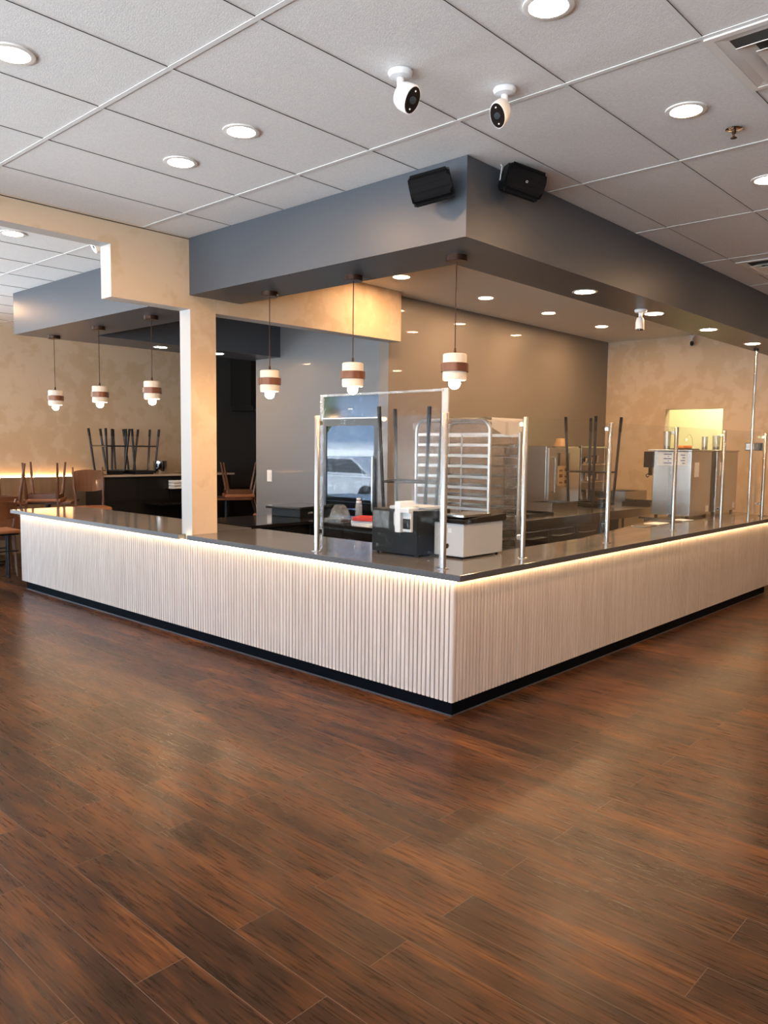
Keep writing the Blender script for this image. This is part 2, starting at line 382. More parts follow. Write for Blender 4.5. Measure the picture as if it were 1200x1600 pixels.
# far wall wainscot with light strip above
wn = MB(); xx = .0
while xx < 2.18:
    wn.box(xx+.002, xx+.608, YF-.045, YF-.001, .0, 1.10); xx += .61
wn.box(0, 2.2, YF-.05, YF-.001, 1.10, 1.108)
struct(wn, 'trim_7', 'wainscot')
struct(MB().box(0, 2.18, YF-.022, YF-.010, 1.109, 1.117), 'trim_8', 'led_wall')
wn = MB(); xx = 4.2
while xx < XE: wn.box(xx+.002, xx+.608, YF-.045, YF-.001, .0, .85); xx += .61
struct(wn, 'trim_9', 'black_cabinet')
struct(MB().box(4.95, 5.60, 8.3, YF-.001, 2.30, 3.25).box(4.97, 5.60, 8.25, YF-.001, 2.22, 2.30), 'trim_10', 'black_cabinet')
struct(MB().box(XE-.012, XE, YB, -.0, 0, .1), 'baseboard_end', 'toe')

# window wall, behind the viewer's left
ww = MB(); spans = [(YB, -6.05), (-3.05, -2.6), (.8, 1.35), (4.75, 5.3), (8.1, YF)]
for a, b_ in spans: ww.box(XW-.2, XW, a, b_, 0, H)
ww.box(XW-.2, XW, YB, YF, 0, .3); ww.box(XW-.2, XW, YB, YF, 2.8, H+.1)
struct(ww, 'wall_window', 'white_paint')
for k, (a, b_) in enumerate(((-6.05,-3.05), (-2.6,.8), (1.35,4.75), (5.3,8.1))):
    f = MB(); f.box(XW-.12, XW-.06, a, a+.05, .3, 2.8); f.box(XW-.12, XW-.06, b_-.05, b_, .3, 2.8); f.box(XW-.12, XW-.06, a, b_, .3, .36); f.box(XW-.12, XW-.06, a, b_, 2.74, 2.8)
    m_ = (a+b_)/2; f.box(XW-.12, XW-.06, m_-.03, m_+.03, .3, 2.8)
    wf = struct(f, 'window_%d' % (k+1), 'black_metal')
    MB().box(XW-.093, XW-.087, a+.05, b_-.05, .36, 2.74).build('pane', 'window_glass', wf)
# outside: trees, parked car, far building (seen only in reflections)
tag(MB().box(-55, -50, -35, 35, -.1, 4).build('far_building', 'facade'), 'pale long building across the car park outside the windows', 'building')
for k, (tx, ty, s_) in enumerate(((-24,-3,1.),(-27,3,1.25),(-22,9,.9),(-30,-12,1.2),(-26,17,1.1),(-15,25,1.2),(-11,29,1.0),(-19,33,1.4))):
    t_ = empty('tree', (tx,ty,-.1), 0, 'leafy green tree beyond the windows, ' + ['straight out','taller one','small one on the right','far left one','far right one','beyond the dining windows','smallest beyond the dining windows','tallest beyond the dining windows'][k], 'tree', 'trees in the car park')
    MB().cyl((0,0,0),(0,0,2.4*s_),.16*s_,.1*s_).build('trunk','bark',t_,smooth=True)
    c_ = MB()
    for q_ in range(14):
        a_ = random.uniform(0,6.28); rr = random.uniform(0,1.5)*s_
        c_.sphere((rr*math.cos(a_), rr*math.sin(a_), (3.2+random.uniform(-.9,1.5))*s_), random.uniform(.7,1.1)*s_, n=12)
    for v in c_.bm.verts: v.co += Vector((random.uniform(-.12,.12),)*3)
    c_.build('foliage','leaf',t_)
for k,(cx_,cy_) in enumerate(((-15,-1.2),(-15.4,5.6),(-7.5,13.5),(-11.5,15))):
    t_ = empty('car', (cx_,cy_,-.1), 0, ['silver car parked outside, nearer the counter','silver car parked outside, further along','silver car outside the dining windows','second silver car outside the dining windows'][k], 'car', 'parked cars')
    MB().prism([(-2.2,.35),(-2.2,.75),(-1.5,.95),(-.8,1.42),(.7,1.42),(1.4,.98),(2.2,.85),(2.25,.35)], -.85,.85, axis='X').build('body','car_paint',t_)
    MB().prism([(-1.35,.98),(-.75,1.36),(.65,1.36),(1.2,1.0)], -.86,.86, axis='X').build('side_window','car_glass',t_)
    for yy in (-1.35,1.4):
        for xw in (-.86,.7): MB().cyl((xw,yy,.33),(xw+.16,yy,.33),.33,n=24).build('wheel','black_matte',t_)

# ------------------------------------------------------------------ service counter
def slat_outline(n, pitch):
    """tambour profile along u with depth v (0 = face, + = into the panel)"""
    pts = []
    for k in range(n):
        u = k*pitch
        pts += [(u+.0036,.0105),(u+.0042,.0028),(u+.0062,.0010),(u+.0100,0),(u+pitch-.0100,0),(u+pitch-.0062,.0010),(u+pitch-.0042,.0028),(u+pitch-.0036,.0105)]
    return pts
ctr = empty('service_counter', (0,0,0), 0, 'L-shaped counter base clad in vertical pale wood slats with black toe kick', 'counter')
LY, LX = 6.036, 5.93; P_ = .0345
for nm, n in (('left', int(LY/P_)), ('right', int(LX/P_))):
    pitch = (LY if nm == 'left' else LX)/n; pts = slat_outline(n, pitch); mb = MB(); bm = mb.bm
    lo_ = []; hi_ = []
    for (u, v) in pts:
        p = (v, u) if nm == 'left' else (u, v)
        lo_.append(bm.verts.new((*p, ZP))); hi_.append(bm.verts.new((*p, ZU-.001)))
    for k in range(len(pts)-1): bm.faces.new((lo_[k], lo_[k+1], hi_[k+1], hi_[k]))
    if nm == 'left': mb.box(.0105,.02, 0.011, LY, ZP, ZU-.001); mb.box(.0, .02, LY-.001, LY+.002, ZP, ZU-.001)
    else: mb.box(.011, LX, .0105,.02, ZP, ZU-.001); mb.box(LX-.001, LX+.002, 0, .02, ZP, ZU-.001)
    # bottom edges of each slat
    for k in range(n):
        u0, u1 = k*pitch+.004, (k+1)*pitch-.004
        q = [(0.0,u0),(0.0,u1),(.0105,u1),(.0105,u0)] if nm == 'left' else [(u0,0),(u1,0),(u1,.0105),(u0,.0105)]
        bm.faces.new([bm.verts.new((a,b,ZP)) for a,b in q])
    mb.build('slat_panel', 'slat_wood', ctr, mats=['slat_wood','groove'], slot=(lambda p: int(.0101 < p.center[0] < .0107)) if nm == 'left' else (lambda p: int(.0101 < p.center[1] < .0107)))
tk = MB(); tk.prism([(.004,.004),(5.80,.004),(5.80,.40),(.70,.40),(.70,5.926),(.004,5.926)], 0, ZP+.001)
tk.build('toe_kick', 'toe', ctr)
MB().box(.0015,.004,.0015,5.926,.0,.008).box(.0015,5.80,.0015,.004,.0,.008).build('toe_bead','grey_paint',ctr)
bd = MB(); bd.prism([(.02,.02),(LX,.02),(LX,.36),(.66,.36),(.66,LY-.001),(.02,LY-.001)], ZP+.001, ZU-.002)
bd.build('cabinet_body', 'black_cabinet', ctr)
MB().box(-.016,-.004,.0,LY-.02,ZU-.006,ZU-.001).box(-.016,LX,-.016,-.004,ZU-.006,ZU-.001).build('light_strip','led',ctr)
# worktops
tp = MB(); tp.prism([(-.026,-.061),(6.12,-.061),(6.12,.42),(.76,.42),(.76,2.80),(.276,2.80),(.276,2.747),(-.026,2.747)], ZU, ZT)
o = tag(tp.build('worktop', 'quartz', mats=['quartz','quartz_edge'], slot=lambda p: int(abs(p.normal.z) < .5)), 'dark speckled L-shaped stone worktop wrapping the front corner of the counter', 'worktop')
bv = o.modifiers.new('b','BEVEL'); bv.width = .0025; bv.segments = 2
tp = MB(); tp.prism([(-.05,2.84),(.026,2.84),(.026,2.902),(.76,2.902),(.76,6.0),(.64,6.195),(-.045,6.19)], ZU, ZT)
o = tag(tp.build('worktop', 'quartz', mats=['quartz','quartz_edge'], slot=lambda p: int(abs(p.normal.z) < .5)), 'dark speckled stone worktop on the far left stretch of counter beyond the column', 'worktop')
bv = o.modifiers.new('b','BEVEL'); bv.width = .0025; bv.segments = 2
# steel work surface behind the right leg
sw = empty('work_counter', (0,0,0), 0, 'long low steel-topped work counter running just behind the sneeze guard on the right', 'counter')
MB().prism([(2.4,.425),(6.45,.425),(6.45,1.10),(4.85,1.10),(4.80,.83),(2.4,.46)],.835,.858).build('steel_top','wood_strip',sw)
MB().prism([(3.0,.45),(6.4,.45),(6.4,1.05),(4.88,1.05),(4.83,.82)],.10,.835).build('base_cabinet','brushed',sw)
for k in range(2): MB().box(4.95+k*.72, 5.62+k*.72, 1.051,1.062,.14,.80,.002).build('door','brushed',sw)
MB().box(4.0,6.35,.5,.65,0,.10).build('plinth','toe',sw)

# ------------------------------------------------------------------ sneeze guard
posts = [(.10,1.308),(.115,.178),(.884,.10),(2.145,.12),(3.507,.15),(4.748,.155),(5.98,.128)]
plab = ['leftmost steel sneeze guard post, at the far edge of the tall clear sheet','brightest steel post nearest the counter corner','steel post just right of the corner beside the covered rack',
        'steel post in front of the upturned kitchen stool','steel post in front of the first steel dispenser','steel post between the two steel dispensers','rightmost steel post near the frame edge']
for k, (px_, py_) in enumerate(posts):
    t_ = empty('guard_post', (px_,py_,ZT), 0, plab[k], 'post', 'sneeze guard posts')
    hp = .955; left = k < 2
    MB().lathe([(0,0),(.038,0),(.038,.004),(.034,.006),(0,.006)]).build('base_flange','steel',t_,smooth=True)
    MB().lathe([(.0185,.006),(.0185,hp-.003),(.0165,hp),(0,hp)],n=24).build('tube','steel',t_,smooth=True)
    for zz in (.14, hp-.05):
        c_ = MB()
        if left: c_.box(.010,.040,-.012 if k==0 else -.01,.012,zz-.016,zz+.016,.003); c_.cyl((.03,-.0,zz),(.046,0,zz),.010,n=14)
        else: c_.box(-.012,.012,.010,.040,zz-.016,zz+.016,.003); c_.cyl((0,.03,zz),(0,.046,zz),.010,n=14)
        c_.build('glass_clamp','chrome',t_)
def pane(name, x0,x1,y0,y1,z0,z1, m, label, group='clear sneeze guard panes', cat='glass pane'):
    return tag(MB().box(x0,x1,y0,y1,z0,z1).build(name, m), label, cat, group)
pane('glass_pane', .146,.152,.20,1.295,ZT+.03,1.81,'glass','clear glass pane on the left face of the counter between two posts')
for k in range(2,6):
    a, b_ = posts[k], posts[k+1]
    yy = (a[1]+b_[1])/2+.035
    pane('glass_pane', a[0]+.03,b_[0]-.03,yy-.003,yy+.003,ZT+.03,1.815+.003*k,'glass',
         ['clear glass pane right of the rack','clear glass pane in front of the prep table middle','clear glass pane in front of the first dispenser','clear glass pane at the far right end'][k-2])
# tall clear sheet standing behind the left pane
ts = empty('clear_screen', (.0,.0,ZT), 0, 'tall clear acrylic screen with pale edge strips rising above the posts at the corner', 'screen')
MB().box(.172,.176,.215,1.345,.003,1.10).build('sheet','acrylic',ts)
MB().box(.168,.180,.205,.252,.003,1.108).build('edge_strip','milky_film',ts)
MB().box(.168,.180,1.325,1.352,.003,1.105).build('edge_strip','clear_plastic',ts)
MB().box(.168,.180,.235,1.325,1.09,1.105).build('edge_strip','clear_plastic',ts)
# slim pole up to the bulkhead
t_ = empty('ceiling_pole', (6.16,.335,0), 0, 'slim white pole rising from behind the counter to the bulkhead at far right', 'pole')
MB().cyl((0,0,0),(0,0,HS-.01),.017,n=16).build('tube','chrome',t_,smooth=True)
MB().box(-.05,.02,-.02,.02,HS-.03,HS-.002,.004).build('bracket','black_plastic',t_)

# ------------------------------------------------------------------ pendants
def make_pendant():
    t_ = empty('pendant_lamp', (0,0,HS), 0, 'x', 'lamp')
    MB().lathe([(0,-.036),(.064,-.036),(.067,-.033),(.067,0),(0,0)]).build('canopy','bronze',t_,smooth=True)
    MB().cyl((0,0,-.036),(0,0,-.60),.0035,n=8).build('cord','bronze',t_)
    MB().cyl((0,0,-.57),(0,0,-.607),.007,.011,n=12).build('cord_grip','bronze',t_)
    zt = 2.202-HS
    MB().lathe([(.0,zt),(.070,zt),(.076,zt-.006),(.076,zt-.162),(.070,zt-.166),(.066,zt-.164),(.066,zt-.01),(0,zt-.01)],n=40).build('shade','cream_shade',t_,smooth=True)
    MB().lathe([(.0765,zt-.060),(.088,zt-.060),(.0895,zt-.062),(.0895,zt-.112),(.088,zt-.114),(.0765,zt-.114)],n=40).build('band','copper_band',t_,smooth=True)
    MB().cyl((0,0,zt-.01),(0,0,zt-.155),.02,n=16).build('socket','trim_white',t_)
    MB().sphere((0,0,zt-.186),.037,(1,1,1.0)).build('bulb','bulb',t_,smooth=True)
    return t_
pn = make_pendant(); pts_ = [(.36,.305),(.36,1.22),(.36,2.15),(.38,3.92),(.40,4.963),(.42,6.02)]
pl_ = ['pendant lamp hanging nearest the counter corner, largest of the row','middle one of the three pendants between corner and column','pendant lamp hanging just right of the column',
       'pendant lamp just left of the column beyond the partition','middle pendant of the three beyond the partition','farthest left pendant lamp before the plaster wall']
for k, (a, b_) in enumerate(pts_):
    if k == 0: pn.location = (a,b_,HS); pn['label'] = pl_[0]
    else: copy_tree(pn, (a,b_,HS), None, pl_[k])
for o in [o for o in bpy.data.objects if o.name.startswith('pendant_lamp')]: o['group'] = 'brown banded pendant lamps'

# ------------------------------------------------------------------ downlights
def make_down(r=.095):
    t_ = empty('downlight', (0,0,0), 0, 'x', 'ceiling light', 'round recessed downlights')
    MB().lathe([(.074,-.0035),(.090,-.0035),(.0965,-.002),(.0965,.0045),(.074,.0045)],n=40).build('trim_ring','trim_white',t_,smooth=True)
    MB().lathe([(0,-.0020),(.0745,-.0020),(.0745,-.0002),(0,-.0002)],n=32).build('lens','lens',t_)
    return t_
dn = make_down(); first = True
dls = [(-.989,-1.145,H,'large downlight at the top centre edge of the picture'),(.25,-1.169,H,'downlight right of the white cameras and left of the sprinkler'),(1.55,-1.154,H,'downlight cut by the right picture edge below the sprinkler'),
       (-1.019,.691,H,'downlight left of centre in the tiles, nearer the cameras'),(-.974,1.331,H,'downlight in the tiles further from the cameras, close to the blue bulkhead'),(-2.176,.76,H,'downlight cut by the left picture edge near the top'),
       (-.962,3.715,H,'downlight seen through the stepped opening, near the small camera'),(.327-.6,7.2,H,'small downlight at the far left before the plaster wall'),
       (1.888,.243,HS,'first downlight under the bulkhead from the corner'),(3.144,.248,HS,'bulkhead downlight beside the hanging white camera'),(4.365,.227,HS,'third downlight under the right bulkhead'),(5.704,.235,HS,'last bulkhead downlight, above the slim pole'),
       (2.055,2.271,HK,'kitchen downlight nearest the plaster header'),(3.424,2.265,HK,'second kitchen downlight from the header'),(4.672,2.24,HK,'third kitchen downlight from the header'),(5.999,2.238,HK,'kitchen downlight nearest the end wall'),
       (3.6,1.28,HK,'kitchen downlight hidden behind the bulkhead, seen only as a wall reflection'),(4.85,1.28,HK,'hidden kitchen downlight reflected in the dark wall'),
       (1.732,5.95,HS,'downlight under the far dark bulkhead left of the column'),(2.581,5.95,HS,'downlight just right of the column under the far dark bulkhead'),
       (4.1,-1.15,H,'downlight outside the picture over the right aisle'),(-4.5,-1.15,H,'downlight outside the picture near the windows'),(-2.3,-3.6,H,'downlight above the viewer'),(1.5,-3.6,H,'downlight behind the viewer to the right'),(4.6,-3.6,H,'downlight in the far right aisle')]
for (a,b_,z_,lb) in dls:
    if first: dn.location = (a,b_,z_); dn['label'] = lb; first = False
    else: copy_tree(dn, (a,b_,z_), None, lb)

# ------------------------------------------------------------------ ceiling gear
def bullet_camera(loc, tilt, yaw_, label, kind='bullet', s=1.):
    t_ = empty('security_camera', loc, yaw_, label, 'security camera', 'white security cameras')
    MB().lathe([(0,0),(.040*s,0),(.042*s,-.006*s),(.036*s,-.018*s),(.016*s,-.022*s),(0,-.022*s)],n=28).build('mount_plate','white_plastic',t_,smooth=True)
    MB().tube([(0,0,-.018*s),(0,0,-.045*s),(-.004*s,0,-.060*s),(.004*s,0,-.072*s)],[.013*s,.012*s,.010*s,.010*s],n=14).build('arm','white_plastic',t_,smooth=True)
    piv = Vector((.012*s,0,-.078*s)); mx = Matrix.Translation(piv) @ Matrix.Rotation(tilt,4,'Y')
    body = MB(); prof = [(0,-.045),(.022,-.044),(.036,-.036),(.043,-.015),(.045,.035),(.043,.040)]
    body.lathe([(r_*s,z_*s) for r_,z_ in prof]+[(0,.038*s)],n=28)
    for v in body.bm.verts: v.co.y *= .64; v.co.y *= 1.0
    bmesh.ops.transform(body.bm, matrix=mx @ Matrix.Diagonal((1,1,1,1)) @ Matrix.Translation((0,0,.02*s)), verts=body.bm.verts[:])
    bd_ = body.build('housing','white_plastic',t_,smooth=True)
    fc = MB().lathe([(0,.0425*s),(.040*s,.0415*s),(.041*s,.037*s),(0,.037*s)],n=28)
    for v in fc.bm.verts: v.co.y *= .64
    bmesh.ops.transform(fc.bm, matrix=mx @ Matrix.Translation((0,0,.02*s)), verts=fc.bm.verts[:])
    f_ = fc.build('front_glass','black_gloss',t_)
    ln = MB().lathe([(0,.047*s),(.011*s,.046*s),(.012*s,.042*s),(0,.042*s)],n=16); bmesh.ops.transform(ln.bm, matrix=mx @ Matrix.Translation((0,0,.02*s)), verts=ln.bm.verts[:])
    ln.build('lens','car_glass',f_)
    for sg in (-1,1):
        ln = MB().sphere((sg*.027*s,0,.042*s),.003*s,n=8); bmesh.ops.transform(ln.bm, matrix=mx @ Matrix.Translation((0,0,.02*s)), verts=ln.bm.verts[:]); ln.build('led_window','white_plastic',f_)
    return t_
bullet_camera((-.967,-.387,H), R(122), R(-100), 'white oval-faced camera on the ceiling, left of the pair above the corner', s=1.35)
bullet_camera((-.525,-.638,H), R(125), R(-168), 'white ceiling camera, right of the pair above the corner', s=1.3)
bullet_camera((2.888,.255,HS), R(176), R(200), 'white camera pointing straight down from under the bulkhead', s=1.25)
bullet_camera((-.56,3.05,H-.03), R(118), R(178), 'small white camera seen in the stepped opening above the blue bulkhead', s=1.1)
bullet_camera((7.42,1.60,3.2), R(125), R(200), 'small white camera high on the plaster end wall', s=1.0)
# sprinkler
t_ = empty('sprinkler', (.615,-1.272,H), 0, 'brass sprinkler head on the ceiling at upper right', 'sprinkler')
MB().lathe([(0,-.002),(.040,-.002),(.042,-.006),(.030,-.010),(0,-.010)],n=28).build('escutcheon','chrome',t_,smooth=True)
MB().cyl((0,0,-.01),(0,0,-.028),.010,n=14).tube([(.008,0,-.026),(.012,0,-.036),(.003,0,-.048)],.0025,n=6).tube([(-.008,0,-.026),(-.012,0,-.036),(-.003,0,-.048)],.0025,n=6).build('frame','bronze',t_)
MB().lathe([(0,-.048),(.015,-.048),(.016,-.051),(0,-.051)],n=16).build('deflector','bronze',t_)
# air diffusers
def diffuser(x0,y0,label):
    w_ = .600; t_ = empty('air_diffuser', (x0+w_/2, y0+w_/2, H), 0, label, 'air vent', 'square ceiling air diffusers')
    f_ = MB()
    for (a,b_,z0,z1,r_) in ((.300,.262,-.001,-.004,0),):
        f_.box(-.3,.3,-.3,-.27,-.008,-.001); f_.box(-.3,.3,.27,.3,-.008,-.001); f_.box(-.3,-.27,-.27,.27,-.008,-.001); f_.box(.27,.3,-.27,.27,-.008,-.001)
    f_.build('frame','trim_white',t_)
    rg = MB(); 
    for sx_,sy_ in ((1,0),(-1,0),(0,1),(0,-1)):
        if sx_: rg.prism([(sx_*.27,-.006),(sx_*.225,-.0015),(sx_*.225,-.001),(sx_*.27,-.001)],-.27,.27,axis='Y')
        else: rg.prism([(sy_*.27,-.006),(sy_*.225,-.0015),(sy_*.225,-.001),(sy_*.27,-.001)],-.27,.27,axis='X')
    rg.build('sloped_surround','trim_white',t_)
    MB().box(-.225,.225,-.225,.225,-.0025,-.001).build('dark_throat','gap',t_)
    for k, (ro, ri, zo, zi) in enumerate(((.205,.150,-.034,-.010),(.145,.085,-.040,-.014),(.080,.0,-.044,-.036))):
        c_ = MB(); vs = []
        for rr, z in ((ro,zo),(ri,zi),(ri,zi+.003),(ro,zo+.003)):
            vs.append([c_.bm.verts.new((sx_*max(rr,.001),sy_*max(rr,.001),z)) for sx_,sy_ in ((-1,-1),(1,-1),(1,1),(-1,1))])
        for i in range(4):
            a, b_ = vs[i], vs[(i+1)%4]
            for q in range(4): c_.bm.faces.new((a[q],a[(q+1)%4],b_[(q+1)%4],b_[q]))
        c_.build('vane','trim_white',t_)
diffuser(GX+GB+.012, GY-3*GA+.008, 'square white air diffuser at the top right corner of the ceiling')
diffuser(3.62, -.86, 'square air diffuser further away near the right picture edge')
# loudspeakers on the bulkhead
def speaker(mx, label, emblem=False, tw=1):
    t_ = empty('loudspeaker', (0,0,0), 0, label, 'speaker', 'black wall loudspeakers'); t_.matrix_world = mx
    # local: +X out of the wall, Y along the wall, Z up; body tilted
    T = Matrix.Translation((.13,-.03*tw,-.02)) @ Matrix.Rotation(R(-14*tw),4,'X') @ Matrix.Rotation(R(-30*tw),4,'Z') @ Matrix.Rotation(R(22),4,'Y') @ Matrix.Scale(.94,4)
    poly = [(-.105,-.055),(-.09,.02),(-.055,.075),(.0,.09),(.075,.085),(.085,.06),(.085,-.06),(.07,-.09),(-.02,-.09),(-.075,-.085)]
    b_ = MB(); b_.prism([(-.085,-.04),(-.075,-.075),(-.02,-.085),(.035,-.095),(.035,.095),(-.02,.085),(-.075,.075),(-.085,.04)], -.125,.125, axis='Z')
    bmesh.ops.bevel(b_.bm, geom=[e_ for e_ in b_.bm.edges], offset=.016, segments=3, affect='EDGES')
    bmesh.ops.transform(b_.bm, matrix=T @ Matrix.Rotation(R(90),4,'X'), verts=b_.bm.verts[:]); b_.build('cabinet','black_plastic',t_)
    g_ = MB(); g_.prism([(.037,-.097),(.066,-.078),(.074,-.03),(.074,.03),(.066,.078),(.037,.097)], -.127,.127, axis='Z')
    bmesh.ops.bevel(g_.bm, geom=[e_ for e_ in g_.bm.edges], offset=.016, segments=3, affect='EDGES')
    bmesh.ops.transform(g_.bm, matrix=T @ Matrix.Rotation(R(90),4,'X'), verts=g_.bm.verts[:]); gr = g_.build('grille','grille',t_)
    if emblem:
        em = MB(); em.tube([(.0765,.006*math.cos(a),.006*math.sin(a)) for a in [i*math.pi/8 for i in range(16)]],.0012,n=6,closed=True)
        bmesh.ops.transform(em.bm, matrix=T, verts=em.bm.verts[:]); em.build('emblem','white_plastic',gr)
    MB().box(.0,.02,-.03,.03,-.05,.05,.004).cyl((.015,0,0),(.085,0,0),.014,n=14).build('wall_bracket','black_plastic',t_)
    return t_
Mx = lambda loc, rz: Matrix.Translation(loc) @ Matrix.Rotation(R(rz),4,'Z')
speaker(Mx((.0225,.165,3.10),180), 'black loudspeaker on the blue-lit left face of the bulkhead', tw=-1)
sp = speaker(Mx((.42,-.0165,3.19),-90), 'black loudspeaker on the dark right face of the bulkhead near the corner', True, tw=1)
MB().tube([(.02,-.10,.0),(.06,-.14,.06),(.05,-.14,H-3.19+.0)],.004,n=8).build('cable','white_plastic',sp)

# ------------------------------------------------------------------ things on the counter
# black terminal seen from behind
t_ = empty('card_terminal', (.36,.595,ZT), 0, 'black countertop terminal box with white printer block on top, behind the clear screen', 'terminal')
MB().box(0,.36,0,.42,.012,.315,.006).build('housing','black_matte',t_)
MB().box(.05,.30,.04,.30,.315,.335,.003).build('top_tray','silver_paint',t_)
MB().box(-.012,.02,.25,.40,.18,.30,.004).build('side_bracket','clear_plastic',t_)
MB().box(-.018,.012,.08,.20,.205,.30,.004).build('port_cover','silver_paint',t_)
MB().box(-.045,.10,.115,.165,.165,.375,.005).box(-.045,.12,.04,.115,.30,.335,.004).box(-.02,.12,.04,.115,.17,.30,.004).build('printer_block','white_plastic',t_)
MB().box(-.024,-.019,.045,.11,.19,.26).build('display','black_gloss',t_)
for a,b_ in ((.03,.03),(.33,.03),(.03,.39),(.33,.39)): MB().cyl((a,b_,0),(a,b_,.013),.012,n=12).build('foot','black_plastic',t_)
# silver box with black lid
t_ = empty('warmer_box', (.53,.335,ZT), 0, 'squat silver-grey box with sloping black lid near the counter corner', 'appliance')
t_.location = (.53,.335,ZT)
MB().box(0,.46,0,.25,.012,.235,.005).build('housing','silver_paint',t_)
MB().prism([(-.012,.237),(.475,.237),(.490,.255),(.48,.285),(.10,.268),(-.02,.262)], -.012,.255, axis='Y').build('lid','black_gloss',t_)
MB().box(.04,.36,.03,.22,.272,.292,.004).build('top_panel','brushed',t_)
MB().box(-.002,.001,.10,.13,.17,.20).build('latch','white_plastic',t_)
for a,b_ in ((.03,.03),(.43,.03),(.03,.22),(.43,.22)): MB().cyl((a,b_,0),(a,b_,.013),.012,n=12).build('foot','black_plastic',t_)
# stacked clear boxes behind the screen
for k,(x_,y_,z_,lb) in enumerate(((.98,.60,.0,'clear plastic tub beside the silver box, behind the post'),)):
    pass

# ------------------------------------------------------------------ back counter (black, L) and things on it
bk = empty('back_counter', (0,0,0), 0, 'low black L-shaped back counter with glossy top behind the front counter', 'counter')
MB().prism([(.80,3.02),(1.55,3.02),(1.55,1.60),(2.24,1.60),(2.24,2.35),(2.30,2.35),(2.30,3.9),(.80,3.9)], .835,ZT).build('top','black_gloss',bk)
MB().prism([(.82,3.06),(1.60,3.06),(1.60,1.64),(2.2,1.64),(2.2,3.86),(.82,3.86)], 0,.835).build('carcass','black_cabinet',bk)
for k in range(3): MB().box(1.585,1.60,1.65+k*.46,1.65+k*.46+.45,.45,.81,.002).build('open_shelf_front','black_gloss',bk)
for k in range(3): MB().box(1.585,1.60,1.65+k*.46,1.65+k*.46+.45,.05,.43,.002).build('door','black_gloss',bk)
t_ = empty('cash_drawer', (1.95,3.35,ZT), R(8), 'flat black lidded box on the back counter against the grey wall', 'box')
MB().box(-.28,.30,-.02,.45,.085,.115,.008).build('lid','black_gloss',t_)
MB().box(-.22,.28,.02,.42,.0,.088,.006).build('tray','black_plastic',t_)
MB().box(-.10,-.02,.012,.02,.035,.055,.002).build('handle','chrome',t_)
def bottle(x_,y_,r_,h_,label,m='clear_plastic',lidm='white_plastic',name='jar',cat='jar',z0=ZT):
    t2 = empty(name,(x_,y_,z0),0,label,cat,'clear jars on the back counter')
    MB().lathe([(0,0),(r_*.95,0),(r_,.01),(r_,h_*.8),(r_*.7,h_*.95),(r_*.7,h_),(0,h_)],n=20).build('body',m,t2,smooth=True)
    MB().lathe([(0,h_),(r_*.75,h_),(r_*.75,h_+.015),(0,h_+.015)],n=20).build('cap',lidm,t2)
bottle(1.80,2.56,.035,.20,'tall narrow clear jar with cap beside the domed lid'); bottle(1.90,2.66,.03,.22,'slim clear bottle behind the domed lid')
t_ = empty('domed_container',(1.70,2.72,ZT),0,'clear ribbed domed container on the back counter','container')
MB().box(-.10,.10,-.12,.12,0,.045,.008).build('tray','clear_plastic',t_)
MB().lathe([(.105,.045),(.10,.07),(.08,.13),(.05,.17),(.045,.175),(0,.178)],n=16).build('dome','clear_plastic',t_,smooth=True)
MB().box(-.08,.08,-.09,.09,.006,.03,.006).build('contents','black_plastic',t_)
for k in range(5):
    tag(MB().box(-.10,.10,-.14,.14,0,.008,.002,Matrix.Translation((1.70+.012*k,2.33+.01*k,ZT+.009*k)) @ Matrix.Rotation(R(6*k-10),4,'Z')).build('paper_stack','paper_blue' if k%2 else 'paper'),
        ['bottom sheet wad of the paper pile on the back counter','second wad from the bottom of the paper pile','middle wad of the paper pile','fourth wad of the paper pile','top wad of the paper pile on the back counter'][k],'papers','wads of paper on the back counter')
tag(MB().box(-.10,.12,-.12,.12,0,.035,.004,Matrix.Translation((1.72,2.36,ZT+.046)) @ Matrix.Rotation(R(20),4,'Z')).build('folder','red'),'red folder lying on the paper pile behind the clear screen','folder')

# drinks fridge
t_ = empty('drinks_fridge',(2.60,3.05,0),0,'tall black glass-door drinks fridge reflecting the windows, behind the clear screen','fridge')
MB().box(.03,.74,0,.90,.06,2.175,.006).build('cabinet','black_metal',t_)
MB().box(.10,.70,.05,.85,0,.06).build('plinth','toe',t_)
hd = MB().box(0,.03,0,.90,1.93,2.175,.004).build('header_panel','black_gloss',t_)
dr = MB(); dr.box(0,.03,.0,.07,.10,1.92); dr.box(0,.03,.83,.90,.10,1.92); dr.box(0,.03,.07,.83,1.84,1.92); dr.box(0,.03,.07,.83,.10,.20)
d_ = dr.build('door_frame','black_metal',t_)
MB().box(.008,.014,.07,.83,.20,1.84).build('door_glass','door_glass',d_)
MB().box(-.035,-.015,.055,.075,.9,1.5,.004).build('handle','steel',d_)
for k in range(5): MB().box(.016,.0295,.075,.825,.40+.29*k,.406+.29*k).build('shelf_edge','white_plastic',d_)
MB().box(-.002,.0,.40,.47,2.02,2.035).build('badge','white_plastic',hd)
MB().box(-.003,0,.0,.9,1.922,1.93).build('trim','brushed',hd)

